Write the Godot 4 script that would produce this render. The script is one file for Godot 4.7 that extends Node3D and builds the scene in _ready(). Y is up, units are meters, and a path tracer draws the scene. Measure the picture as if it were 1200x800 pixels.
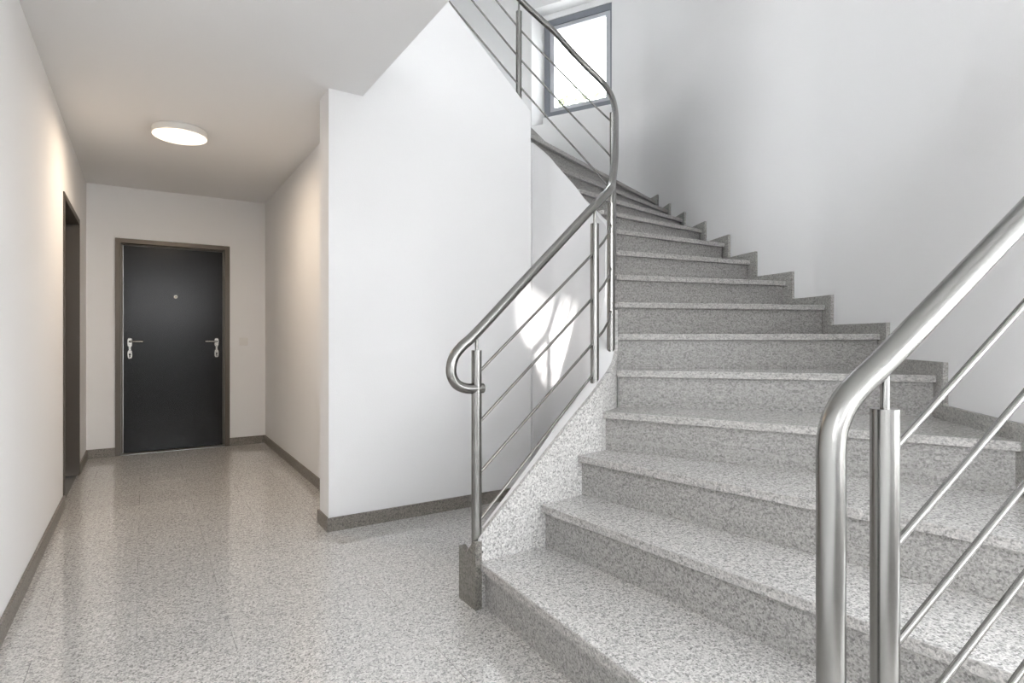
extends Node3D
# Stair hall of an apartment house: corridor with entrance door on the left,
# horseshoe granite staircase with steel railings on the right.
# Plan points are Vector2(x, n) with n = distance into the building (z = -n).

const RISE := 0.187
const CEIL := 2.52
const ROOF := 6.3

var M := {}
var names := {}

# ------------------------------------------------------------------ helpers
func numbered(called: String) -> String:
	if not names.has(called):
		names[called] = 0
		return called
	names[called] += 1
	return "%s_%03d" % [called, names[called]]

func v3(p: Vector2, y: float) -> Vector3:
	return Vector3(p.x, y, -p.y)

func begin() -> SurfaceTool:
	var st := SurfaceTool.new()
	st.begin(Mesh.PRIMITIVE_TRIANGLES)
	return st

func tri(st: SurfaceTool, a: Vector3, b: Vector3, c: Vector3) -> void:
	st.add_vertex(a); st.add_vertex(b); st.add_vertex(c)

# corners listed clockwise as seen from outside
func quad(st: SurfaceTool, a: Vector3, b: Vector3, c: Vector3, d: Vector3) -> void:
	tri(st, a, b, c); tri(st, a, c, d)

func mesh_of(st: SurfaceTool) -> ArrayMesh:
	st.generate_normals()
	return st.commit()

func obj(called: String, st: SurfaceTool, mat: Material, parent: Node = null) -> MeshInstance3D:
	var o := MeshInstance3D.new()
	o.mesh = mesh_of(st)
	o.material_override = mat
	o.cast_shadow = GeometryInstance3D.SHADOW_CASTING_SETTING_ON
	if parent == null:
		o.name = numbered(called)
		add_child(o, true)
	else:
		o.name = called
		parent.add_child(o, true)
	return o

func struct(called: String, st: SurfaceTool, mat: Material) -> MeshInstance3D:
	var o := obj(called, st, mat)
	o.set_meta("kind", "structure")
	return o

func tag(o: Node, label: String, category: String, group := "") -> void:
	o.set_meta("label", label)
	o.set_meta("category", category)
	if group != "":
		o.set_meta("group", group)

func thing(called: String, label: String, category: String, at := Vector3.ZERO) -> Node3D:
	var o := Node3D.new()
	o.name = numbered(called)
	add_child(o, true)
	o.position = at
	tag(o, label, category)
	return o

func group_node(called: String, parent: Node) -> Node3D:
	var o := Node3D.new()
	o.name = called
	parent.add_child(o, true)
	return o

# box given by two corners, with a chamfer on all its edges
func add_box(st: SurfaceTool, a: Vector3, b: Vector3, ch := 0.0) -> void:
	st.set_smooth_group(-1)
	var lo := Vector3(minf(a.x, b.x), minf(a.y, b.y), minf(a.z, b.z))
	var hi := Vector3(maxf(a.x, b.x), maxf(a.y, b.y), maxf(a.z, b.z))
	var poly := PackedVector2Array([Vector2(lo.x, -lo.z), Vector2(hi.x, -lo.z), Vector2(hi.x, -hi.z), Vector2(lo.x, -hi.z)])
	prism(st, poly, lo.y, hi.y, ch, ch)

func shrink(poly: PackedVector2Array, d: float) -> PackedVector2Array:
	# poly counter-clockwise in (x, n); moves every edge inwards by d
	var r := PackedVector2Array()
	var k := poly.size()
	for i in k:
		var p0 := poly[(i + k - 1) % k]
		var p1 := poly[i]
		var p2 := poly[(i + 1) % k]
		var d0 := (p1 - p0).normalized()
		var d1 := (p2 - p1).normalized()
		var n0 := Vector2(-d0.y, d0.x)
		var n1 := Vector2(-d1.y, d1.x)
		var m := n0 + n1
		var den: float = maxf(1.0 + n0.dot(n1), 0.35)
		r.append(p1 + m * (d / den))
	return r

# vertical prism over a plan polygon, with chamfered top and bottom edges
func prism(st: SurfaceTool, plan: PackedVector2Array, y0: float, y1: float, top := 0.0, bottom := 0.0) -> void:
	st.set_smooth_group(-1)
	var poly := plan.duplicate()
	if Geometry2D.is_polygon_clockwise(poly):
		poly.reverse()
	var k := poly.size()
	var ptop := poly
	var pbot := poly
	var ya := y0
	var yb := y1
	if top > 0.0:
		ptop = shrink(poly, top)
		yb = y1 - top
	if bottom > 0.0:
		pbot = shrink(poly, bottom)
		ya = y0 + bottom
	for i in k:
		var j := (i + 1) % k
		quad(st, v3(poly[i], ya), v3(poly[i], yb), v3(poly[j], yb), v3(poly[j], ya))
		if top > 0.0:
			quad(st, v3(poly[i], yb), v3(ptop[i], y1), v3(ptop[j], y1), v3(poly[j], yb))
		if bottom > 0.0:
			quad(st, v3(pbot[i], y0), v3(poly[i], ya), v3(poly[j], ya), v3(pbot[j], y0))
	var ix := Geometry2D.triangulate_polygon(ptop)
	for t in range(0, ix.size(), 3):
		up_tri(st, v3(ptop[ix[t]], y1), v3(ptop[ix[t + 1]], y1), v3(ptop[ix[t + 2]], y1), Vector3.UP)
	ix = Geometry2D.triangulate_polygon(pbot)
	for t in range(0, ix.size(), 3):
		up_tri(st, v3(pbot[ix[t]], y0), v3(pbot[ix[t + 1]], y0), v3(pbot[ix[t + 2]], y0), Vector3.DOWN)

# triangle turned so that its front (clockwise) looks towards dir
func up_tri(st: SurfaceTool, a: Vector3, b: Vector3, c: Vector3, dir: Vector3) -> void:
	if (c - a).cross(b - a).dot(dir) >= 0.0:
		tri(st, a, b, c)
	else:
		tri(st, a, c, b)

# solid between two polylines a (inner) and b (outer) of the same length, with
# bottom and top heights for each point; long faces are smooth
func ribbon(st: SurfaceTool, a: PackedVector2Array, b: PackedVector2Array, y0: PackedFloat32Array, y1: PackedFloat32Array) -> void:
	var k := a.size()
	# does b lie to the left of a?
	var d := (a[1] - a[0]).normalized()
	var left := Vector2(-d.y, d.x).dot(b[0] - a[0]) > 0.0
	for i in k - 1:
		var faces := [
			[1, v3(a[i], y0[i]), v3(a[i], y1[i]), v3(a[i + 1], y1[i + 1]), v3(a[i + 1], y0[i + 1])],
			[2, v3(b[i + 1], y0[i + 1]), v3(b[i + 1], y1[i + 1]), v3(b[i], y1[i]), v3(b[i], y0[i])],
			[3, v3(a[i], y1[i]), v3(b[i], y1[i]), v3(b[i + 1], y1[i + 1]), v3(a[i + 1], y1[i + 1])],
			[4, v3(a[i], y0[i]), v3(a[i + 1], y0[i + 1]), v3(b[i + 1], y0[i + 1]), v3(b[i], y0[i])]]
		for f in faces:
			st.set_smooth_group(f[0])
			if left:
				quad(st, f[1], f[2], f[3], f[4])
			else:
				quad(st, f[4], f[3], f[2], f[1])
	st.set_smooth_group(-1)
	var e := k - 1
	if left:
		quad(st, v3(b[0], y0[0]), v3(b[0], y1[0]), v3(a[0], y1[0]), v3(a[0], y0[0]))
		quad(st, v3(a[e], y0[e]), v3(a[e], y1[e]), v3(b[e], y1[e]), v3(b[e], y0[e]))
	else:
		quad(st, v3(a[0], y0[0]), v3(a[0], y1[0]), v3(b[0], y1[0]), v3(b[0], y0[0]))
		quad(st, v3(b[e], y0[e]), v3(b[e], y1[e]), v3(a[e], y1[e]), v3(a[e], y0[e]))

func flat(k: int, y: float) -> PackedFloat32Array:
	var r := PackedFloat32Array()
	r.resize(k)
	r.fill(y)
	return r

# polyline moved to its left by d
func offset(p: PackedVector2Array, d: float) -> PackedVector2Array:
	var r := PackedVector2Array()
	for i in p.size():
		var t := (p[mini(i + 1, p.size() - 1)] - p[maxi(i - 1, 0)]).normalized()
		r.append(p[i] + Vector2(-t.y, t.x) * d)
	return r

func spline(p: PackedVector3Array, steps: int) -> PackedVector3Array:
	var r := PackedVector3Array()
	var k := p.size()
	for i in k - 1:
		var p0 := p[maxi(i - 1, 0)]
		var p3 := p[mini(i + 2, k - 1)]
		for s in steps:
			r.append(p[i].cubic_interpolate(p[i + 1], p0, p3, float(s) / steps))
	r.append(p[k - 1])
	return r

func spline2(p: PackedVector2Array, steps: int) -> PackedVector2Array:
	var r := PackedVector2Array()
	var k := p.size()
	for i in k - 1:
		var p0 := p[maxi(i - 1, 0)]
		var p3 := p[mini(i + 2, k - 1)]
		for s in steps:
			r.append(p[i].cubic_interpolate(p[i + 1], p0, p3, float(s) / steps))
	r.append(p[k - 1])
	return r

# round bar along a path, closed by slightly domed ends
func tube(st: SurfaceTool, path: PackedVector3Array, rad: float, seg := 20) -> void:
	var k := path.size()
	var t0 := (path[1] - path[0]).normalized()
	var up := Vector3.UP if absf(t0.y) < 0.9 else Vector3.RIGHT
	var nrm := (up - t0 * up.dot(t0)).normalized()
	var rings := []
	var prev := t0
	for i in k:
		var t := (path[mini(i + 1, k - 1)] - path[maxi(i - 1, 0)]).normalized()
		var ax := prev.cross(t)
		if ax.length() > 1e-6:
			nrm = nrm.rotated(ax.normalized(), prev.angle_to(t))
		nrm = (nrm - t * nrm.dot(t)).normalized()
		prev = t
		var bi := t.cross(nrm)
		var ring := PackedVector3Array()
		for s in seg:
			var a := TAU * s / seg
			ring.append(path[i] + (nrm * cos(a) + bi * sin(a)) * rad)
		rings.append(ring)
	st.set_smooth_group(5)
	for i in k - 1:
		for s in seg:
			var u := (s + 1) % seg
			quad(st, rings[i][s], rings[i][u], rings[i + 1][u], rings[i + 1][s])
	st.set_smooth_group(-1)
	for s in seg:
		var u := (s + 1) % seg
		tri(st, path[0], rings[0][u], rings[0][s])
		tri(st, path[k - 1], rings[k - 1][s], rings[k - 1][u])

# turned body about an axis: profile of Vector2(radius, height along axis)
func lathe(st: SurfaceTool, at: Vector3, axis: Vector3, prof: Array, seg := 32) -> void:
	var up := Vector3.UP if absf(axis.y) < 0.9 else Vector3.RIGHT
	var e1 := (up - axis * up.dot(axis)).normalized()
	var e2 := axis.cross(e1)
	for i in prof.size() - 1:
		st.set_smooth_group(10 + i)
		for s in seg:
			var a0 := TAU * s / seg
			var a1 := TAU * (s + 1) / seg
			var d0 := e1 * cos(a0) + e2 * sin(a0)
			var d1 := e1 * cos(a1) + e2 * sin(a1)
			var p := at + axis * float(prof[i].y)
			var q := at + axis * float(prof[i + 1].y)
			quad(st, p + d0 * float(prof[i].x), p + d1 * float(prof[i].x), q + d1 * float(prof[i + 1].x), q + d0 * float(prof[i + 1].x))

func interp(xs: Array, x: float) -> float:
	# xs: sorted pairs [x, y]
	if x <= xs[0][0]:
		return xs[0][1]
	for i in xs.size() - 1:
		if x <= xs[i + 1][0]:
			return lerpf(xs[i][1], xs[i + 1][1], (x - xs[i][0]) / (xs[i + 1][0] - xs[i][0]))
	return xs[-1][1]

# ---------------------------------------------------------------- materials
func granite_image(seed_: int) -> Image:
	var n := 1024
	var layers := []
	for i in 3:
		var f := FastNoiseLite.new()
		f.seed = seed_ + i * 17
		f.noise_type = FastNoiseLite.TYPE_CELLULAR if i < 2 else FastNoiseLite.TYPE_SIMPLEX
		f.cellular_return_type = FastNoiseLite.RETURN_CELL_VALUE
		f.cellular_jitter = 1.0
		f.frequency = [0.085, 0.15, 0.02][i]
		f.domain_warp_enabled = i < 2
		f.domain_warp_amplitude = 14.0
		f.domain_warp_frequency = 0.045
		f.fractal_type = FastNoiseLite.FRACTAL_NONE
		layers.append(f.get_seamless_image(n, n).get_data())
	var out := PackedByteArray()
	out.resize(n * n * 3)
	var a: PackedByteArray = layers[0]
	var b: PackedByteArray = layers[1]
	var c: PackedByteArray = layers[2]
	# grain tone by cell value: black mica, grey quartz, pale feldspar
	var lut := PackedFloat32Array()
	lut.resize(256)
	for i in 256:
		var t := i / 255.0
		var v := 0.0
		if t < 0.16:
			v = 134.0
		elif t < 0.34:
			v = 166.0 + 60.0 * (t - 0.16)
		elif t < 0.66:
			v = 202.0 + 40.0 * (t - 0.34)
		else:
			v = 220.0 + 60.0 * (t - 0.66)
		lut[i] = v
	for i in n * n:
		var v := lut[a[i]] * 0.56 + lut[b[i]] * 0.44 + (c[i] - 128) * 0.06
		out[i * 3] = clampi(int(v * 0.998), 0, 255)
		out[i * 3 + 1] = clampi(int(v * 0.989), 0, 255)
		out[i * 3 + 2] = clampi(int(v * 0.978), 0, 255)
	return Image.create_from_data(n, n, false, Image.FORMAT_RGB8, out)

func make_materials() -> void:
	var plaster := StandardMaterial3D.new()
	plaster.albedo_color = Color(0.94, 0.939, 0.941)
	plaster.roughness = 0.9
	var fn := FastNoiseLite.new()
	fn.seed = 4
	fn.frequency = 0.06
	var nt := NoiseTexture2D.new()
	nt.noise = fn; nt.width = 512; nt.height = 512; nt.seamless = true; nt.as_normal_map = true; nt.bump_strength = 1.5
	plaster.normal_enabled = true
	plaster.normal_texture = nt
	plaster.normal_scale = 0.25
	plaster.uv1_triplanar = true
	plaster.uv1_world_triplanar = true
	plaster.uv1_scale = Vector3(3, 3, 3)
	M.plaster = plaster

	var img := granite_image(7)
	img.generate_mipmaps()
	var tex := ImageTexture.create_from_image(img)
	for k in 4:
		var g := StandardMaterial3D.new()
		g.albedo_texture = tex
		var tone: float = [0.98, 0.99, 1.0, 0.985][k]
		g.albedo_color = Color(tone, tone, tone)
		g.roughness = 0.06
		g.metallic_specular = 0.85
		g.uv1_triplanar = true
		g.uv1_world_triplanar = true
		g.uv1_scale = Vector3(2.1, 2.1, 2.1)
		g.uv1_offset = Vector3(0.31 * k, 0.17 * k, 0.53 * k)
		M["granite_%d" % k] = g
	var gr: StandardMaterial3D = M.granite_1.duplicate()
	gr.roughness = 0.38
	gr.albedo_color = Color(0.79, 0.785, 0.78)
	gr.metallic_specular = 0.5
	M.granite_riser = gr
	var gn: StandardMaterial3D = gr.duplicate()
	gn.albedo_color = Color(0.87, 0.865, 0.86)
	M.granite_nosing = gn
	var gs: StandardMaterial3D = M.granite_2.duplicate()
	gs.roughness = 0.4
	gs.albedo_color = Color(0.82, 0.82, 0.81)
	gs.metallic_specular = 0.5
	var ge: StandardMaterial3D = gs.duplicate()
	ge.albedo_color = Color(0.62, 0.61, 0.59)
	M.granite_dark = ge
	var gb: StandardMaterial3D = gs.duplicate()
	gb.albedo_color = Color(0.66, 0.64, 0.615)
	M.granite_base = gb
	M.granite_skirting = gs

	M.grout = plain(Color(0.42, 0.41, 0.4), 0.8)
	var steel := StandardMaterial3D.new()
	steel.albedo_color = Color(0.55, 0.545, 0.535)
	steel.metallic = 1.0
	steel.roughness = 0.27
	var sn := FastNoiseLite.new()
	sn.seed = 9
	sn.frequency = 0.2
	var stx := NoiseTexture2D.new()
	stx.noise = sn; stx.width = 256; stx.height = 256; stx.seamless = true
	var ramp := Gradient.new()
	ramp.set_color(0, Color(0.75, 0.75, 0.75)); ramp.set_color(1, Color(1, 1, 1))
	stx.color_ramp = ramp
	steel.roughness_texture = stx
	steel.uv1_triplanar = true
	steel.uv1_scale = Vector3(6, 40, 6)
	M.steel = steel
	var chrome := plain(Color(0.6, 0.59, 0.57), 0.25)
	chrome.metallic = 1.0
	M.chrome = chrome
	var dm := plain(Color(0.045, 0.047, 0.052), 0.21)
	dm.metallic_specular = 0.33
	M.door = dm
	var fm := plain(Color(0.36, 0.335, 0.305), 0.4)
	fm.metallic = 0.6
	M.door_frame = fm
	M.side_door = plain(Color(0.3, 0.275, 0.25), 0.5)
	M.window_frame = plain(Color(0.5, 0.515, 0.545), 0.45)
	M.gasket = plain(Color(0.75, 0.76, 0.78), 0.5)
	M.dark = plain(Color(0.06, 0.06, 0.06), 0.5)
	M.plastic = plain(Color(0.91, 0.905, 0.895), 0.4)
	var lens := plain(Color(0.95, 0.93, 0.9), 0.4)
	lens.emission_enabled = true
	lens.emission = Color(1.0, 0.93, 0.82)
	lens.emission_energy_multiplier = 2.2
	M.lens = lens
	var glass := StandardMaterial3D.new()
	glass.transparency = BaseMaterial3D.TRANSPARENCY_ALPHA
	glass.albedo_color = Color(0.95, 0.98, 0.97, 0.06)
	glass.roughness = 0.02
	M.glass = glass
	M.ground = plain(Color(0.78, 0.78, 0.77), 0.9)
	M.leaf = plain(Color(0.55, 0.6, 0.48), 0.7)
	M.bark = plain(Color(0.35, 0.29, 0.24), 0.9)

func plain(c: Color, rough: float) -> StandardMaterial3D:
	var m := StandardMaterial3D.new()
	m.albedo_color = c
	m.roughness = rough
	return m

# -------------------------------------------------------------------- stair
# inner and outer ends of the nosings, step 1 to 21
var inner := PackedVector2Array([
	Vector2(1.153, 2.054), Vector2(1.458, 2.05), Vector2(1.684, 2.076), Vector2(1.855, 2.093),
	Vector2(2.029, 2.18), Vector2(2.187, 2.341), Vector2(2.331, 2.497), Vector2(2.493, 2.679),
	Vector2(2.64, 2.846), Vector2(2.804, 3.026), Vector2(2.897, 3.251), Vector2(2.824, 3.44),
	Vector2(2.607, 3.532), Vector2(2.316, 3.481), Vector2(2.08, 3.48), Vector2(1.84, 3.48),
	Vector2(1.6, 3.48), Vector2(1.36, 3.48), Vector2(1.12, 3.48), Vector2(0.88, 3.48)])
var wall_plan := PackedVector2Array([
	Vector2(2.20, 0.34), Vector2(2.511, 0.696), Vector2(2.975, 1.124),
	Vector2(3.356, 1.533), Vector2(3.652, 1.996), Vector2(3.775, 2.339), Vector2(3.86, 2.677), Vector2(3.99, 3.0),
	Vector2(4.16, 3.365), Vector2(4.386, 3.782), Vector2(4.62, 4.18), Vector2(4.80, 4.52), Vector2(4.87, 4.75),
	Vector2(4.865, 4.92), Vector2(4.80, 5.05), Vector2(4.733, 5.175)])
const WIN_DIR := Vector2(0.475, -0.88)      # along the window wall, towards the stair foot
const WIN_L := Vector2(4.22, 6.125)
var wall_curve: PackedVector2Array
var wall_len: PackedFloat32Array
var outer := PackedVector2Array()
var outer_at := PackedFloat32Array()

func wall_point(s: float) -> Vector2:
	for i in wall_curve.size() - 1:
		if s <= wall_len[i + 1]:
			return wall_curve[i].lerp(wall_curve[i + 1], (s - wall_len[i]) / (wall_len[i + 1] - wall_len[i]))
	return wall_curve[-1]

func wall_between(s0: float, s1: float) -> PackedVector2Array:
	var r := PackedVector2Array([wall_point(s0)])
	for i in wall_curve.size():
		if wall_len[i] > s0 + 0.01 and wall_len[i] < s1 - 0.01:
			r.append(wall_curve[i])
	r.append(wall_point(s1))
	return r

func lay_out_stair() -> void:
	wall_curve = spline2(wall_plan, 5)
	for t in range(1, 24):
		wall_curve.append(Vector2(4.733, 5.175) - WIN_DIR * (t * 0.12))
	wall_len = PackedFloat32Array([0.0])
	for i in range(1, wall_curve.size()):
		wall_len.append(wall_len[i - 1] + wall_curve[i].distance_to(wall_curve[i - 1]))
	var marks := [Vector2(2.511, 0.696), Vector2(2.975, 1.124),
		Vector2(3.356, 1.533), Vector2(3.652, 1.996), Vector2(3.775, 2.339), Vector2(3.86, 2.677), Vector2(3.99, 3.0),
		Vector2(4.16, 3.365), Vector2(4.386, 3.782), Vector2(4.62, 4.18), Vector2(4.80, 4.52)]
	for t in [1.0, 0.77, 0.54, 0.31, 0.08, -0.15]:
		marks.append(WIN_L + WIN_DIR * t)
	for open_end in [Vector2(1.04, -0.40), Vector2(1.62, -0.03), Vector2(2.04, 0.18)]:
		outer.append(open_end)
		outer_at.append(0.0)
	for m in marks:
		var best := 0.0
		var bd := 1e9
		var s := 0.0
		while s < wall_len[-1]:
			var d := wall_point(s).distance_to(m)
			if d < bd:
				bd = d; best = s
			s += 0.01
		outer_at.append(best)
		outer.append(wall_point(best))

# plan of step k (0-based), front edge moved back by f, rear edge moved back by b
func step_plan(k: int, f: float, b: float) -> PackedVector2Array:
	var p := PackedVector2Array()
	var di := (inner[k + 1] - inner[k]).normalized()
	var front_dir := (outer[k] - inner[k]).normalized()
	var back := Vector2(-front_dir.y, front_dir.x)      # towards the next step
	var next_dir := (outer[k + 1] - inner[k + 1]).normalized()
	var nback := Vector2(-next_dir.y, next_dir.x)
	p.append(inner[k] + back * f)
	if k < 3:
		p.append(outer[k] + back * f)
		if k == 2:
			p.append(wall_point(0.0))
		p.append(outer[k + 1] + nback * b)
	else:
		p.append(outer[k] + back * f)
		var w := wall_between(outer_at[k] + maxf(f, 0.02), outer_at[k + 1] + b)
		for i in range(1, w.size()):
			p.append(w[i])
	p.append(inner[k + 1] + nback * b)
	return p

func build_stair() -> void:
	var t := thing("staircase", "curved staircase of speckled grey granite steps winding up between white wall and steel railing", "staircase", Vector3.ZERO)
	var steps := inner.size() - 1
	for k in steps:
		var y := RISE * (k + 1)
		var s := group_node("step", t)
		var st := begin()
		var fd := (outer[k] - inner[k]).normalized()
		var back := Vector2(-fd.y, fd.x)
		prism(st, step_plan(k, 0.005, 0.05), y - 0.032, y, 0.0, 0.0)
		obj("tread", st, M["granite_%d" % (k % 4)], s)
		# honed front edge of the tread
		st = begin()
		var e0 := inner[k] + fd * 0.0
		var e1 := outer[k] - fd * 0.018
		if k >= 3:
			prism(st, PackedVector2Array([e0, e1, e1 + back * 0.0052, e0 + back * 0.0052]), y - 0.0325, y + 0.0002, 0.002, 0.002)
		else:
			prism(st, PackedVector2Array([e0, outer[k], outer[k] + back * 0.0052, e0 + back * 0.0052]), y - 0.0325, y + 0.0002, 0.002, 0.002)
		obj("nosing", st, M.granite_nosing, s)
		# riser
		var a := inner[k] + back * 0.028 + fd * 0.004
		var b := outer[k] + back * 0.028 - fd * 0.02
		st = begin()
		prism(st, PackedVector2Array([a, b, b + back * 0.02, a + back * 0.02]), y - RISE, y - 0.032)
		obj("riser", st, M.granite_riser, s)
		# concrete body below
		st = begin()
		prism(st, step_plan(k, 0.05, 0.05), maxf(0.0, y - RISE - 0.16), y - 0.033)
		obj("body", st, M.plaster, s)
		# stepped skirting on the wall
		if k >= 3 and k < steps - 1:
			var w := wall_between(maxf(outer_at[k] - 0.06, 0.0), outer_at[k + 1] - 0.06)
			st = begin()
			ribbon(st, offset(w, 0.02), offset(w, -0.002), flat(w.size(), y - RISE - 0.02), flat(w.size(), y + 0.06))
			obj("wall_skirting", st, M.granite_skirting, s)
	# inner string: granite lining towards the steps, white string wall behind it
	var c := PackedVector3Array([
		Vector3(1.15, 0.282, 2.05), Vector3(1.458, 0.568, 2.046), Vector3(1.684, 0.753, 2.07), Vector3(1.855, 0.89, 2.09),
		Vector3(2.029, 1.0, 2.18), Vector3(2.187, 1.17, 2.341), Vector3(2.331, 1.35, 2.497), Vector3(2.493, 1.545, 2.679),
		Vector3(2.64, 1.72, 2.846), Vector3(2.804, 1.88, 3.026), Vector3(2.897, 2.01, 3.251), Vector3(2.824, 2.20, 3.44),
		Vector3(2.607, 2.405, 3.522), Vector3(2.43, 2.465, 3.468), Vector3(2.288, 2.48, 3.392)])
	var cs := spline(c, 6)
	var plan := PackedVector2Array()
	var tops := PackedFloat32Array()
	var lows := PackedFloat32Array()
	for i in cs.size():
		plan.append(Vector2(cs[i].x, cs[i].z))
		tops.append(cs[i].y)
		lows.append(maxf(0.0, cs[i].y - 0.42))
	var st2 := begin()
	var cut := 34
	ribbon(st2, offset(plan, 0.002).slice(0, cut), offset(plan, 0.022).slice(0, cut), lows.slice(0, cut), tops.slice(0, cut))
	obj("string_lining", st2, M.granite_2, t)
	st2 = begin()
	var w0 := offset(plan, 0.0225)
	var w1 := PackedVector2Array()
	for i in cs.size():
		var wd := interp([[0, 0.01], [22, 0.09], [26, 0.09], [40, 0.05], [90, 0.03]], float(i))
		w1.append(offset(plan, 0.0225 + wd)[i])
	ribbon(st2, w0.slice(1), w1.slice(1), flat(cs.size() - 1, 0.0), tops.slice(1))
	var sw := obj("string_wall", st2, M.plaster, t)
	sw.set_meta("label", "white plastered string wall under the inner railing")
	# granite end block at the foot of the string
	st2 = begin()
	var prof := [Vector2(2.036, 0.0), Vector2(2.036, 0.275), Vector2(2.058, 0.272), Vector2(2.12, 0.205), Vector2(2.18, 0.222), Vector2(2.18, 0.0)]
	end_block(st2, prof, 1.128, 1.158)
	obj("end_block", st2, M.granite_dark, t)

# profile in (n, y), extruded along x
func end_block(st: SurfaceTool, prof: Array, x0: float, x1: float) -> void:
	st.set_smooth_group(-1)
	var k := prof.size()
	var mid := Vector3((x0 + x1) / 2, 0.1, -2.1)
	var p2 := PackedVector2Array(prof)
	for i in k:
		var a: Vector2 = prof[i]
		var b: Vector2 = prof[(i + 1) % k]
		var q := [Vector3(x0, a.y, -a.x), Vector3(x1, a.y, -a.x), Vector3(x1, b.y, -b.x), Vector3(x0, b.y, -b.x)]
		var out: Vector3 = (q[0] + q[2]) / 2 - mid
		up_tri(st, q[0], q[1], q[2], out)
		up_tri(st, q[0], q[2], q[3], out)
	var ix := Geometry2D.triangulate_polygon(p2)
	for x in [x0, x1]:
		for t in range(0, ix.size(), 3):
			var v := []
			for j in 3:
				v.append(Vector3(x, p2[ix[t + j]].y, -p2[ix[t + j]].x))
			up_tri(st, v[0], v[1], v[2], Vector3(-1 if x == x0 else 1, 0, 0))

# ------------------------------------------------------------------ railing
func P(x: float, n: float, y: float) -> Vector3:
	return Vector3(x, y, -n)

func post(parent: Node, x: float, n: float, y0: float, y1: float, pin_top: float) -> void:
	var st := begin()
	tube(st, PackedVector3Array([P(x, n, y0), P(x, n, y1 - 0.002), P(x, n, y1)]), 0.0212, 28)
	var p := obj("post", st, M.steel, parent)
	st = begin()
	tube(st, PackedVector3Array([P(x, n, y1 - 0.01), P(x, n, pin_top)]), 0.007, 14)
	obj("pin", st, M.steel, p)
	st = begin()
	lathe(st, P(x, n, y0), Vector3.UP, [Vector2(0.0, 0.006), Vector2(0.028, 0.006), Vector2(0.03, 0.003), Vector2(0.03, 0.0)], 28)
	obj("rosette", st, M.steel, p)

func bar(parent: Node, pts: PackedVector3Array, smooth := true) -> void:
	var st := begin()
	tube(st, spline(pts, 6) if smooth else pts, 0.0062, 12)
	obj("bar", st, M.steel, parent)

func build_inner_railing() -> void:
	var t := thing("stair_railing", "long brushed steel railing with looped handrail end, climbing the inner side of the granite stairs", "railing", Vector3.ZERO)
	var line := PackedVector3Array([
		P(1.185, 2.077, 0.893), P(1.150, 2.075, 0.893), P(1.10, 2.073, 0.897), P(1.058, 2.072, 0.918), P(1.037, 2.071, 0.962), P(1.047, 2.071, 1.02), P(1.085, 2.072, 1.066),
		P(1.155, 2.075, 1.122), P(1.40, 2.10, 1.342), P(1.65, 2.123, 1.567), P(1.80, 2.137, 1.702), P(1.90, 2.155, 1.785), P(2.00, 2.205, 1.852), P(2.075, 2.272, 1.905),
		P(2.17, 2.36, 2.005), P(2.33, 2.52, 2.17), P(2.484, 2.684, 2.332), P(2.65, 2.86, 2.515), P(2.79, 3.015, 2.69), P(2.885, 3.155, 2.865),
		P(2.895, 3.255, 3.0), P(2.80, 3.32, 3.115), P(2.65, 3.345, 3.225), P(2.514, 3.354, 3.32), P(2.38, 3.37, 3.395), P(2.23, 3.385, 3.485), P(2.0, 3.395, 3.66), P(1.6, 3.395, 3.97), P(1.2, 3.395, 4.28)])
	var st := begin()
	tube(st, spline(line, 6), 0.0212, 28)
	obj("handrail", st, M.steel, t)
	post(t, 1.155, 2.075, 0.222, 1.05, 1.115)
	post(t, 1.848, 2.142, 0.862, 1.655, 1.735)
	post(t, 2.051, 2.249, 0.992, 1.80, 1.875)
	post(t, 2.845, 3.10, 1.93, 2.72, 2.78)
	post(t, 2.231, 3.395, 2.72, 3.40, 3.475)
	post(t, 1.5, 3.395, 3.36, 3.99, 4.04)
	# three bars running the whole way, one short bar along the string
	var h1 := [0.95, 0.742, 0.532]
	var h2 := [1.52, 1.306, 1.085]
	var h3 := [1.70, 1.475, 1.25]
	var h4 := [2.645, 2.384, 2.136]
	var h5 := [3.28, 3.073, 2.878]
	for k in 3:
		var pts := PackedVector3Array([P(1.155, 2.075, h1[k]), P(1.5, 2.108, lerpf(h1[k], h2[k], 0.498)), P(1.848, 2.142, h2[k]), P(1.95, 2.175, lerpf(h2[k], h3[k], 0.46)), P(2.051, 2.249, h3[k]),
			P(2.33, 2.52, lerpf(h3[k], h4[k], 0.36)), P(2.60, 2.81, lerpf(h3[k], h4[k], 0.70)), P(2.78, 3.01, lerpf(h3[k], h4[k], 0.91)), P(2.845, 3.10, h4[k]), P(2.86, 3.21, lerpf(h4[k], h5[k], 0.158)), P(2.77, 3.30, lerpf(h4[k], h5[k], 0.37)), P(2.5, 3.352, lerpf(h4[k], h5[k], 0.69)), P(2.231, 3.39, h5[k]), P(1.9, 3.395, h5[k] + 0.255), P(1.5, 3.395, h5[k] + 0.565), P(1.2, 3.395, h5[k] + 0.797)])
		bar(t, pts)
	bar(t, PackedVector3Array([P(1.155, 2.075, 0.335), P(1.5, 2.108, 0.635), P(1.848, 2.142, 0.935)]), false)

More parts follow.
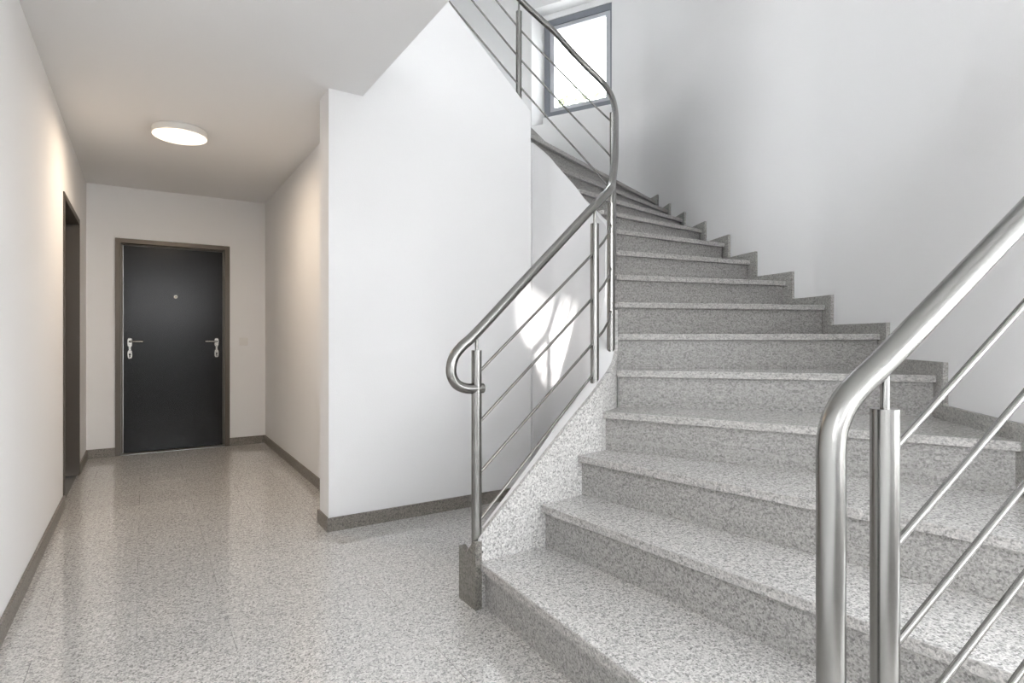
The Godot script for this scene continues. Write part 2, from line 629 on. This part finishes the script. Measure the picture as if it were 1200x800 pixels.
func build_front_railing() -> void:
	var t := thing("stair_railing", "brushed steel railing nearest the camera, rising right from one post with straight parallel bars", "railing", Vector3.ZERO)
	var d := Vector2(0.9586, -0.2847)
	var a := Vector2(0.915, 0.495)
	var line := PackedVector3Array()
	line.append(v3(a, 0.012))
	line.append(v3(a, 0.45))
	line.append(v3(a, 0.85))
	line.append(v3(a, 0.922))
	line.append(v3(a + d * 0.006, 0.960))
	line.append(v3(a + d * 0.026, 0.996))
	line.append(v3(a + d * 0.055, 1.024))
	for s in [0.11, 0.2, 0.42, 0.6]:
		line.append(v3(a + d * s, 1.064 + (s - 0.109) * 0.805))
	line.append(v3(a + d * 0.66, 1.495))
	line.append(v3(a + d * 0.70, 1.485))
	line.append(v3(a + d * 0.715, 1.455))
	line.append(v3(a + d * 0.69, 1.41))
	line.append(v3(a + d * 0.63, 1.39))
	line.append(v3(a + d * 0.56, 1.385))
	var st := begin()
	tube(st, spline(line, 8), 0.0212, 36)
	var hr := obj("handrail", st, M.steel, t)
	st = begin()
	lathe(st, v3(a, 0.0), Vector3.UP, [Vector2(0.0, 0.008), Vector2(0.036, 0.008), Vector2(0.04, 0.004), Vector2(0.04, 0.0)], 32)
	obj("rosette", st, M.steel, hr)
	var p := a + d * 0.109
	post(t, p.x, p.y, 0.0, 0.985, 1.06)
	var q := a + d * 0.56
	post(t, q.x, q.y, 0.187, 1.395, 1.44)
	for k in 5:
		var y: float = [0.903, 0.742, 0.579, 0.417, 0.255][k]
		bar(t, PackedVector3Array([v3(p, y), v3(p + d * 0.3, y + 0.2435), v3(q, y + 0.366)]), false)

# -------------------------------------------------------------------- shell
func build_shell() -> void:
	# floor: bed with granite tiles laid in a running bond
	var st := begin()
	add_box(st, Vector3(-0.64, -0.25, 3.2), Vector3(5.6, -0.019, -8.9))
	var fl := struct("floor", st, M.grout)
	var row := 0
	var n0 := 3.2 - 0.33 * 12
	while n0 < 6.5:
		var x0 := 1.178 - 0.6 * 3 - (0.3 if row % 2 == 1 else 0.0)
		var col := 0
		while x0 < 3.3:
			var xa := maxf(x0, -0.45)
			var xb := minf(x0 + 0.6, 1.1 if n0 > 3.32 else (2.4 if n0 > 2.1 else 3.4))
			var under := n0 > -0.1 and n0 < 2.0 and xa > 1.5
			if xb - xa > 0.05 and not under:
				st = begin()
				add_box(st, Vector3(xa + 0.0005, -0.018, -n0 - 0.0007), Vector3(xb - 0.0005, 0.0, -minf(n0 + 0.33, 6.6) + 0.0007), 0.0006)
				obj("tile", st, M["granite_%d" % ((row * 5 + col * 3 + (row * col) % 3) % 4)], fl)
			x0 += 0.6
			col += 1
		n0 += 0.33
		row += 1

	# left wall with the side door opening (n 4.77 .. 5.76), upper hall window above the slab
	st = begin()
	add_box(st, Vector3(-0.64, 0, 0.4), Vector3(-0.44, CEIL, -4.77))
	add_box(st, Vector3(-0.64, 0, 3.0), Vector3(-0.44, CEIL, 2.8))
	add_box(st, Vector3(-0.64, 0, 2.8), Vector3(-0.44, 0.8, 0.4))
	add_box(st, Vector3(-0.64, 2.45, 2.8), Vector3(-0.44, CEIL, 0.4))
	add_box(st, Vector3(-1.06, 2.5, 2.9), Vector3(-0.64, 2.56, 0.3))
	for k in 5:
		add_box(st, Vector3(-1.06, 0.7, 2.82 - k * 0.6), Vector3(-0.64, 2.5, 2.78 - k * 0.6))
	add_box(st, Vector3(-0.64, 2.015, -4.77), Vector3(-0.44, CEIL, -5.766))
	add_box(st, Vector3(-0.64, 0, -5.766), Vector3(-0.44, CEIL, -6.53))
	struct("wall_left", st, M.plaster)
	st = begin()
	add_box(st, Vector3(-0.64, CEIL, 3.0), Vector3(-0.44, 3.2, -8.7))
	add_box(st, Vector3(-0.64, 3.95, 3.0), Vector3(-0.44, ROOF, -8.7))
	add_box(st, Vector3(-0.64, 3.2, 3.0), Vector3(-0.44, 3.95, -1.2))
	add_box(st, Vector3(-0.64, 3.2, -7.8), Vector3(-0.44, 3.95, -8.7))
	add_box(st, Vector3(-1.06, 4.0, -1.1), Vector3(-0.64, 4.06, -7.9))
	for k in 12:
		add_box(st, Vector3(-1.06, 3.1, -1.18 - k * 0.6), Vector3(-0.64, 4.0, -1.22 - k * 0.6))
	struct("wall_upper_left", st, M.plaster)
	# end wall with the door opening
	st = begin()
	add_box(st, Vector3(-0.64, 0, -6.53), Vector3(-0.216, CEIL, -6.73))
	add_box(st, Vector3(-0.216, 2.03, -6.53), Vector3(0.738, CEIL, -6.73))
	add_box(st, Vector3(0.738, 0, -6.53), Vector3(1.285, CEIL, -6.73))
	struct("wall_end", st, M.plaster)
	# corridor right wall with the pier at its near end
	st = begin()
	add_box(st, Vector3(1.085, 0, -3.47), Vector3(1.285, CEIL, -6.53))
	add_box(st, Vector3(0.888, 0, -3.47), Vector3(1.085, CEIL, -3.516))
	struct("wall_corridor", st, M.plaster)
	# wall carrying the upper flight: sloping top edge, level end
	st = begin()
	st.set_smooth_group(-1)
	var pf := [Vector2(0.888, 0), Vector2(2.28, 0), Vector2(2.28, 2.684), Vector2(1.085, 3.745), Vector2(1.085, CEIL), Vector2(0.888, CEIL)]
	var pp := PackedVector2Array(pf)
	var ix := Geometry2D.triangulate_polygon(pp)
	for z in [-3.32, -3.47]:
		for t in range(0, ix.size(), 3):
			var v := []
			for j in 3:
				v.append(Vector3(pp[ix[t + j]].x, pp[ix[t + j]].y, z))
			up_tri(st, v[0], v[1], v[2], Vector3(0, 0, 1 if z > -3.4 else -1))
	for i in pf.size():
		var a: Vector2 = pf[i]
		var b: Vector2 = pf[(i + 1) % pf.size()]
		var e := b - a
		var out := Vector3(e.y, -e.x, 0)
		up_tri(st, Vector3(a.x, a.y, -3.32), Vector3(b.x, b.y, -3.32), Vector3(b.x, b.y, -3.47), out)
		up_tri(st, Vector3(a.x, a.y, -3.32), Vector3(b.x, b.y, -3.47), Vector3(a.x, a.y, -3.47), out)
	struct("wall_middle", st, M.plaster)

	# ceiling slab over corridor and lobby
	st = begin()
	add_box(st, Vector3(-0.64, CEIL, 3.0), Vector3(1.085, 2.82, -8.7))
	struct("ceiling", st, M.plaster)
	# roof over the stairwell
	st = begin()
	add_box(st, Vector3(-0.7, ROOF, 3.3), Vector3(5.8, ROOF + 0.3, -9.0))
	struct("ceiling_stairwell", st, M.plaster)

	# curved outer wall and the straight window wall
	var wc := spline2(wall_plan, 5)
	var wo := offset(wc, -0.3)
	wo[wo.size() - 1] = WIN_L + WIN_DIR * 1.045 + Vector2(0.264, 0.1425)
	st = begin()
	ribbon(st, wc, wo, flat(wc.size(), 0.0), flat(wc.size(), ROOF))
	var out_n := Vector2(0.88, 0.475)
	struct("wall_right", st, M.plaster)
	# the pieces around the window
	var rr := Vector2(4.733, 5.175)
	var ll := WIN_L
	var ro := WIN_L + WIN_DIR * 1.045 + out_n * 0.3
	var lo := WIN_L + WIN_DIR * 0.095 + out_n * 0.3
	st = begin()
	var a2 := PackedVector2Array([rr, ll])
	var b2 := PackedVector2Array([ro, lo])
	ribbon(st, a2, b2, flat(2, 0.0), flat(2, 3.83))
	ribbon(st, a2, b2, flat(2, 5.335), flat(2, ROOF))
	ribbon(st, PackedVector2Array([rr.lerp(ro, 0.68), ll.lerp(lo, 0.68)]), b2, flat(2, 3.83), flat(2, 3.995))
	ribbon(st, PackedVector2Array([rr.lerp(ro, 0.68), ll.lerp(lo, 0.68)]), b2, flat(2, 5.26), flat(2, 5.335))
	var far := PackedVector2Array([ll, ll - WIN_DIR * 1.6, Vector2(2.6, 8.2), Vector2(-0.64, 8.6)])
	var faro := PackedVector2Array([lo, ll - WIN_DIR * 1.75 + out_n * 0.3, Vector2(2.7, 8.5), Vector2(-0.64, 8.9)])
	ribbon(st, far, faro, flat(4, 0.0), flat(4, ROOF))
	struct("wall_window", st, M.plaster)

	# rear wall behind the camera: entrance glazing below, one tall window above
	st = begin()
	add_box(st, Vector3(-0.64, 0, 3.0), Vector3(-0.42, 2.5, 3.2))
	add_box(st, Vector3(3.2, 0, 3.0), Vector3(3.6, 2.5, 3.2))
	add_box(st, Vector3(-0.42, 0, 3.0), Vector3(1.2, 1.45, 3.2))
	add_box(st, Vector3(1.2, 0, 3.0), Vector3(1.7, 2.5, 3.2))
	add_box(st, Vector3(-0.64, 2.5, 3.0), Vector3(-0.42, ROOF, 3.2))
	add_box(st, Vector3(0.16, 2.5, 3.0), Vector3(3.6, ROOF, 3.2))
	add_box(st, Vector3(-0.42, 2.5, 3.0), Vector3(0.16, 4.65, 3.2))
	add_box(st, Vector3(-0.42, 5.35, 3.0), Vector3(0.16, ROOF, 3.2))
	struct("wall_rear", st, M.plaster)
	# lobby side wall to the right of the camera, fully glazed
	st = begin()
	add_box(st, Vector3(3.4, 5.3, 3.0), Vector3(3.6, ROOF, -0.42))
	add_box(st, Vector3(3.4, 0, -0.3), Vector3(3.6, 5.3, -0.42))
	add_box(st, Vector3(2.24, 0, -0.30), Vector3(3.4, ROOF, -0.42))
	struct("wall_lobby", st, M.plaster)
	# canopy over the entrance
	st = begin()
	add_box(st, Vector3(-1.5, 2.6, 3.2), Vector3(4.5, 2.8, 4.3))
	struct("trim_1", st, M.plaster)
	st = begin()
	add_box(st, Vector3(-40, -0.5, 40), Vector3(40, -0.26, -40))
	struct("ground", st, M.ground)

func skirting(called: String, segs: Array) -> void:
	# segs: [from, to, direction off the wall]
	var st := begin()
	for s in segs:
		var a: Vector2 = s[0]
		var b: Vector2 = s[1]
		var o: Vector2 = s[2]
		prism(st, PackedVector2Array([a, b, b + o * 0.013, a + o * 0.013]), 0.0005, 0.078, 0.002)
	struct(called, st, M.granite_base)

func build_skirtings() -> void:
	skirting("baseboard_left", [[Vector2(-0.44, -2.99), Vector2(-0.44, 4.72), Vector2(1, 0)], [Vector2(-0.44, 5.815), Vector2(-0.44, 6.53), Vector2(1, 0)]])
	skirting("baseboard_end", [[Vector2(-0.427, 6.53), Vector2(-0.222, 6.53), Vector2(0, -1)], [Vector2(0.744, 6.53), Vector2(1.072, 6.53), Vector2(0, -1)]])
	skirting("baseboard_corridor", [[Vector2(1.085, 3.53), Vector2(1.085, 6.53), Vector2(-1, 0)], [Vector2(0.888, 3.307), Vector2(0.888, 3.529), Vector2(-1, 0)], [Vector2(0.888, 3.516), Vector2(1.072, 3.516), Vector2(0, 1)]])
	skirting("baseboard_middle", [[Vector2(0.8885, 3.32), Vector2(2.26, 3.32), Vector2(0, -1)]])

# -------------------------------------------------------------------- doors
func build_front_door() -> void:
	var d := Node3D.new()
	d.name = "door_1"
	add_child(d, true)
	d.set_meta("kind", "structure")
	d.set_meta("label", "dark anthracite steel door with two lever handles and a peephole at the corridor end")
	d.set_meta("category", "door")
	var st := begin()
	var z0 := -6.512
	var z1 := -6.72
	add_box(st, Vector3(-0.222, 0, z0), Vector3(-0.178, 2.036, z1), 0.003)
	add_box(st, Vector3(0.70, 0, z0), Vector3(0.744, 2.036, z1), 0.003)
	add_box(st, Vector3(-0.178, 1.992, z0), Vector3(0.70, 2.036, z1), 0.003)
	# rebate step of the frame
	add_box(st, Vector3(-0.178, 0, -6.575), Vector3(-0.163, 1.992, z1), 0.002)
	add_box(st, Vector3(0.685, 0, -6.575), Vector3(0.70, 1.992, z1), 0.002)
	add_box(st, Vector3(-0.178, 1.978, -6.575), Vector3(0.70, 1.992, z1), 0.002)
	obj("door_frame", st, M.door_frame, d)
	st = begin()
	add_box(st, Vector3(-0.16, 0.012, -6.562), Vector3(0.682, 1.975, -6.612), 0.003)
	var leaf := obj("door_leaf", st, M.door, d)
	st = begin()
	add_box(st, Vector3(-0.178, 0.0, -6.54), Vector3(0.70, 0.011, -6.66), 0.002)
	obj("threshold", st, M.door_frame, d)
	for s in [-1, 1]:
		var x: float = -0.108 if s < 0 else 0.628
		var h := group_node("door_handle", d)
		st = begin()
		plate(st, x, 1.058, 0.02, 0.042)
		plate(st, x, 0.945, 0.02, 0.04)
		add_box(st, Vector3(x - 0.008, 0.96, -6.562), Vector3(x + 0.008, 1.03, -6.557), 0.001)
		obj("plate", st, M.chrome, h)
		st = begin()
		var dirx := -float(s)
		tube(st, spline(PackedVector3Array([Vector3(x, 1.067, -6.558), Vector3(x, 1.067, -6.53), Vector3(x + dirx * 0.008, 1.067, -6.515), Vector3(x + dirx * 0.03, 1.067, -6.508), Vector3(x + dirx * 0.105, 1.067, -6.508)]), 4), 0.0085, 14)
		obj("lever", st, M.chrome, h)
		st = begin()
		lathe(st, Vector3(x, 0.945, -6.556), Vector3.BACK, [Vector2(0.0085, 0.0), Vector2(0.0085, 0.006), Vector2(0.0075, 0.008), Vector2(0, 0.008)], 20)
		add_box(st, Vector3(x - 0.004, 0.915, -6.556), Vector3(x + 0.004, 0.943, -6.551), 0.001)
		obj("lock_cylinder", st, M.dark, h)
	var pe := group_node("peephole", d)
	st = begin()
	lathe(st, Vector3(0.268, 1.505, -6.562), Vector3.BACK, [Vector2(0.017, 0.0), Vector2(0.017, 0.003), Vector2(0.014, 0.006), Vector2(0.008, 0.006), Vector2(0.006, 0.004)], 28)
	obj("ring", st, M.plastic, pe)
	st = begin()
	lathe(st, Vector3(0.268, 1.505, -6.562), Vector3.BACK, [Vector2(0.0065, 0.004), Vector2(0.003, 0.006), Vector2(0, 0.0065)], 20)
	obj("lens", st, M.chrome, pe)

# rounded plate on the door leaf, centred at x, y
func plate(st: SurfaceTool, x: float, y: float, hw: float, hh: float) -> void:
	st.set_smooth_group(-1)
	var ring := []
	for k in 24:
		var a := TAU * k / 24
		var cx := cos(a)
		var sy := sin(a)
		var px := signf(cx) * pow(absf(cx), 0.6) * hw
		var py := signf(sy) * pow(absf(sy), 0.6) * hh
		ring.append(Vector2(px, py))
	for k in 24:
		var a: Vector2 = ring[k]
		var b: Vector2 = ring[(k + 1) % 24]
		var p0 := Vector3(x + a.x, y + a.y, -6.562)
		var p1 := Vector3(x + b.x, y + b.y, -6.562)
		var q0 := Vector3(x + a.x, y + a.y, -6.558)
		var q1 := Vector3(x + b.x, y + b.y, -6.558)
		var r0 := Vector3(x + a.x * 0.9, y + a.y * 0.93, -6.556)
		var r1 := Vector3(x + b.x * 0.9, y + b.y * 0.93, -6.556)
		var out := Vector3(a.x, a.y, 0)
		up_tri(st, p0, p1, q1, out); up_tri(st, p0, q1, q0, out)
		up_tri(st, q0, q1, r1, out + Vector3(0, 0, 0.02)); up_tri(st, q0, r1, r0, out + Vector3(0, 0, 0.02))
		up_tri(st, r0, r1, Vector3(x, y, -6.556), Vector3.BACK)

func build_side_door() -> void:
	var d := Node3D.new()
	d.name = "door_2"
	add_child(d, true)
	d.set_meta("kind", "structure")
	var st := begin()
	add_box(st, Vector3(-0.432, 0, -4.725), Vector3(-0.66, 2.055, -4.772), 0.002)
	add_box(st, Vector3(-0.432, 0, -5.764), Vector3(-0.66, 2.055, -5.81), 0.002)
	add_box(st, Vector3(-0.432, 2.012, -4.772), Vector3(-0.66, 2.055, -5.764), 0.002)
	obj("door_frame", st, M.side_door, d)
	st = begin()
	add_box(st, Vector3(-0.60, 0.01, -4.775), Vector3(-0.645, 2.01, -5.761), 0.002)
	obj("door_leaf", st, M.side_door, d)
	st = begin()
	tube(st, spline(PackedVector3Array([Vector3(-0.60, 1.05, -4.86), Vector3(-0.56, 1.05, -4.86), Vector3(-0.553, 1.05, -4.88), Vector3(-0.553, 1.05, -4.97)]), 4), 0.0085, 12)
	obj("door_handle", st, M.chrome, d)

# ------------------------------------------------------------------ windows
func build_window() -> void:
	var d := Node3D.new()
	d.name = "window_1"
	add_child(d, true)
	d.set_meta("kind", "structure")
	var out_n := Vector2(0.88, 0.475)
	var base := WIN_L + WIN_DIR * 0.10 + out_n * 0.215
	var bar_box := func(st: SurfaceTool, t0: float, t1: float, d0: float, d1: float, y0: float, y1: float, ch: float) -> void:
		var p := base + WIN_DIR * t0
		var q := base + WIN_DIR * t1
		prism(st, PackedVector2Array([p + out_n * d0, q + out_n * d0, q + out_n * d1, p + out_n * d1]), y0, y1, ch, ch)
	var yb := 3.995
	var yt := 5.26
	var tw := 0.94
	var st := begin()
	bar_box.call(st, -0.02, 0.055, 0.0, 0.08, yb, yt, 0.003)
	bar_box.call(st, tw - 0.055, tw + 0.02, 0.0, 0.08, yb, yt, 0.003)
	bar_box.call(st, 0.055, tw - 0.055, 0.0, 0.08, yb, yb + 0.06, 0.003)
	bar_box.call(st, 0.055, tw - 0.055, 0.0, 0.08, yt - 0.085, yt, 0.003)
	obj("window_frame", st, M.window_frame, d)
	st = begin()
	bar_box.call(st, 0.055, 0.115, 0.012, 0.07, yb + 0.06, yt - 0.085, 0.003)
	bar_box.call(st, tw - 0.115, tw - 0.055, 0.012, 0.07, yb + 0.06, yt - 0.085, 0.003)
	bar_box.call(st, 0.115, tw - 0.115, 0.012, 0.07, yb + 0.06, yb + 0.11, 0.003)
	bar_box.call(st, 0.115, tw - 0.115, 0.012, 0.07, yt - 0.135, yt - 0.085, 0.003)
	obj("sash", st, M.gasket, d)
	st = begin()
	bar_box.call(st, 0.115, tw - 0.115, 0.035, 0.041, yb + 0.11, yt - 0.135, 0.0)
	obj("pane", st, M.glass, d)

	# glazing of the lobby and stair hall behind the camera
	d = Node3D.new()
	d.name = "window_4"
	add_child(d, true)
	d.set_meta("kind", "structure")
	st = begin()
	for z in [2.96, 1.32, -0.26]:
		add_box(st, Vector3(3.46, 0, z - 0.03), Vector3(3.53, 5.3, z + 0.03), 0.003)
	for y in [0.03, 2.5, 5.27]:
		add_box(st, Vector3(3.46, y - 0.03, 2.93), Vector3(3.53, y + 0.03, -0.23), 0.003)
	obj("window_frame", st, M.window_frame, d)
	st = begin()
	add_box(st, Vector3(3.492, 0.06, 2.93), Vector3(3.498, 5.24, -0.23))
	obj("pane", st, M.glass, d)

	d = Node3D.new()
	d.name = "window_2"
	add_child(d, true)
	d.set_meta("kind", "structure")
	st = begin()
	add_box(st, Vector3(-0.42, 4.65, 3.14), Vector3(-0.39, 5.35, 3.18), 0.003)
	add_box(st, Vector3(0.13, 4.65, 3.14), Vector3(0.16, 5.35, 3.18), 0.003)
	add_box(st, Vector3(-0.39, 4.65, 3.14), Vector3(0.13, 4.68, 3.18), 0.003)
	add_box(st, Vector3(-0.39, 5.32, 3.14), Vector3(0.13, 5.35, 3.18), 0.003)
	obj("window_frame", st, M.window_frame, d)
	st = begin()
	add_box(st, Vector3(-0.39, 4.68, 3.157), Vector3(0.13, 5.32, 3.163))
	obj("pane", st, M.glass, d)
	d = Node3D.new()
	d.name = "window_3"
	add_child(d, true)
	d.set_meta("kind", "structure")
	st = begin()
	for k in 5:
		var z := lerpf(-1.23, -7.77, k / 4.0)
		add_box(st, Vector3(-0.58, 3.2, z - 0.03), Vector3(-0.51, 3.95, z + 0.03), 0.003)
	for y in [3.23, 3.92]:
		add_box(st, Vector3(-0.58, y - 0.03, -1.26), Vector3(-0.51, y + 0.03, -7.74), 0.003)
	obj("window_frame", st, M.window_frame, d)
	st = begin()
	add_box(st, Vector3(-0.548, 3.26, -1.26), Vector3(-0.542, 3.89, -7.74))
	obj("pane", st, M.glass, d)
	d = Node3D.new()
	d.name = "door_3"
	add_child(d, true)
	d.set_meta("kind", "structure")
	st = begin()
	for x in [1.73, 2.45, 3.17]:
		add_box(st, Vector3(x - 0.03, 0, 3.06), Vector3(x + 0.03, 2.5, 3.13), 0.003)
	for y in [0.03, 2.47]:
		add_box(st, Vector3(1.70, y - 0.03, 3.065), Vector3(3.2, y + 0.03, 3.125), 0.003)
	obj("door_frame", st, M.window_frame, d)
	st = begin()
	add_box(st, Vector3(1.76, 0.06, 3.092), Vector3(3.14, 2.44, 3.098))
	obj("pane", st, M.glass, d)
	d = Node3D.new()
	d.name = "window_5"
	add_child(d, true)
	d.set_meta("kind", "structure")
	st = begin()
	for x in [-0.39, 1.17]:
		add_box(st, Vector3(x - 0.03, 1.45, 3.06), Vector3(x + 0.03, 2.5, 3.13), 0.003)
	for y in [1.48, 2.47]:
		add_box(st, Vector3(-0.42, y - 0.03, 3.065), Vector3(1.2, y + 0.03, 3.125), 0.003)
	obj("window_frame", st, M.window_frame, d)
	st = begin()
	add_box(st, Vector3(-0.36, 1.51, 3.092), Vector3(1.14, 2.44, 3.098))
	obj("pane", st, M.glass, d)

	d = Node3D.new()
	d.name = "window_6"
	add_child(d, true)
	d.set_meta("kind", "structure")
	st = begin()
	for z in [2.77, 1.6, 0.43]:
		add_box(st, Vector3(-0.58, 0.8, z - 0.03), Vector3(-0.51, 2.45, z + 0.03), 0.003)
	for y in [0.83, 2.42]:
		add_box(st, Vector3(-0.575, y - 0.03, 2.8), Vector3(-0.515, y + 0.03, 0.4), 0.003)
	obj("window_frame", st, M.window_frame, d)
	st = begin()
	add_box(st, Vector3(-0.548, 0.86, 2.74), Vector3(-0.542, 2.39, 0.46))
	obj("pane", st, M.glass, d)

# ------------------------------------------------------------- small things
func build_lamp() -> void:
	var at := Vector3(0.21, CEIL, -4.52)
	var t := thing("ceiling_light", "round flush white ceiling light glowing over the corridor", "ceiling light", at)
	var st := begin()
	lathe(st, Vector3.ZERO, Vector3.DOWN, [Vector2(0.158, 0.0), Vector2(0.158, 0.012), Vector2(0.0, 0.012)], 64)
	obj("base", st, M.plastic, t)
	st = begin()
	lathe(st, Vector3.ZERO, Vector3.DOWN, [Vector2(0.0, 0.008), Vector2(0.165, 0.008), Vector2(0.168, 0.012), Vector2(0.168, 0.044), Vector2(0.162, 0.05), Vector2(0.155, 0.05)], 64)
	obj("housing", st, M.plastic, t)
	st = begin()
	lathe(st, Vector3.ZERO, Vector3.DOWN, [Vector2(0.163, 0.0505), Vector2(0.158, 0.056), Vector2(0.14, 0.061), Vector2(0.0, 0.063)], 64)
	obj("diffuser", st, M.lens, t)
	var l := AreaLight3D.new()
	l.name = "light"
	l.area_size = Vector2(0.28, 0.28)
	l.light_color = Color(1.0, 0.91, 0.80)
	l.light_energy = LAMP
	l.shadow_enabled = true
	l.area_range = 20.0
	l.area_attenuation = 2.0
	l.position = Vector3(0, -0.07, 0)
	l.rotation_degrees = Vector3(-90, 0, 0)
	t.add_child(l, true)

func build_switch() -> void:
	var t := thing("light_switch", "small white square light switch on the wall right of the dark door", "light switch", Vector3(0.875, 1.065, -6.53))
	var st := begin()
	add_box(st, Vector3(-0.041, -0.041, 0), Vector3(0.041, 0.041, 0.009), 0.003)
	obj("frame", st, M.plastic, t)
	st = begin()
	add_box(st, Vector3(-0.028, -0.028, 0.008), Vector3(0.028, 0.028, 0.013), 0.002)
	obj("rocker", st, M.plastic, t)

func build_tree() -> void:
	var t := thing("tree", "pale leafy tree standing outside the stairwell window", "tree", Vector3(8.6, -0.26, -11.0))
	var rng := RandomNumberGenerator.new()
	rng.seed = 21
	var st := begin()
	tube(st, spline(PackedVector3Array([Vector3.ZERO, Vector3(0.1, 2.2, 0.05), Vector3(-0.05, 4.4, 0), Vector3(0.1, 6.4, 0.1)]), 4), 0.12, 10)
	for k in 12:
		var a := rng.randf() * TAU
		var y := rng.randf_range(2.5, 5.6)
		tube(st, PackedVector3Array([Vector3(0, y, 0), Vector3(cos(a) * 0.8, y + 0.5, sin(a) * 0.8), Vector3(cos(a) * 1.5, y + 0.9, sin(a) * 1.5)]), 0.035, 6)
	obj("trunk", st, M.bark, t)
	st = begin()
	st.set_smooth_group(-1)
	for k in 5200:
		var dir := Vector3(rng.randfn(), rng.randfn() * 0.9, rng.randfn()).normalized() * pow(rng.randf(), 0.45)
		var c := Vector3(0, 5.0, 0) + dir * Vector3(2.2, 2.3, 2.2)
		var u := Vector3(rng.randfn(), rng.randfn(), rng.randfn()).normalized()
		var w := u.cross(Vector3(rng.randfn(), rng.randfn(), rng.randfn())).normalized()
		var s := rng.randf_range(0.07, 0.13)
		quad(st, c - u * s, c + w * s * 0.5, c + u * s, c - w * s * 0.5)
	var f := obj("foliage", st, M.leaf, t)
	f.set_meta("kind", "stuff")

const LAMP := 1.6

func _ready() -> void:
	# camera: level, wide lens, looking 32.6 degrees right of the corridor axis
	var cam := Camera3D.new()
	cam.name = "camera"
	add_child(cam)
	cam.position = Vector3(0, 1.10, 0)
	cam.rotation_degrees = Vector3(0, -32.62, 0)
	cam.projection = Camera3D.PROJECTION_FRUSTUM
	cam.near = 0.05
	cam.far = 200.0
	cam.size = 2.0 * 0.05 * 400.0 / 675.0
	cam.frustum_offset = Vector2(0, -0.05 * 4.0 / 675.0)
	cam.current = true

	var we := WorldEnvironment.new()
	we.name = "world"
	var env := Environment.new()
	env.tonemap_mode = Environment.TONE_MAPPER_LINEAR
	env.tonemap_exposure = 0.92
	env.background_mode = Environment.BG_SKY
	env.sdfgi_enabled = true
	env.ssao_enabled = true
	env.ssil_enabled = true
	var sky := Sky.new()
	var sm := ProceduralSkyMaterial.new()
	sm.sky_top_color = Color(0.92, 0.935, 0.95)
	sm.sky_horizon_color = Color(0.97, 0.97, 0.97)
	sm.ground_bottom_color = Color(0.55, 0.54, 0.52)
	sm.ground_horizon_color = Color(0.9, 0.9, 0.9)
	sm.energy_multiplier = 15.0
	sky.sky_material = sm
	env.sky = sky
	we.environment = env
	add_child(we)

	var sun := DirectionalLight3D.new()
	sun.name = "sun"
	sun.light_energy = 3.5
	sun.light_color = Color(1.0, 0.98, 0.96)
	sun.light_angular_distance = 1.2
	sun.shadow_enabled = true
	add_child(sun)
	sun.look_at_from_position(Vector3.ZERO, Vector3(0.4, -0.6, -1.0))

	make_materials()
	lay_out_stair()
	build_shell()
	build_skirtings()
	build_front_door()
	build_side_door()
	build_window()
	build_stair()
	build_inner_railing()
	build_front_railing()
	build_lamp()
	build_switch()
	build_tree()
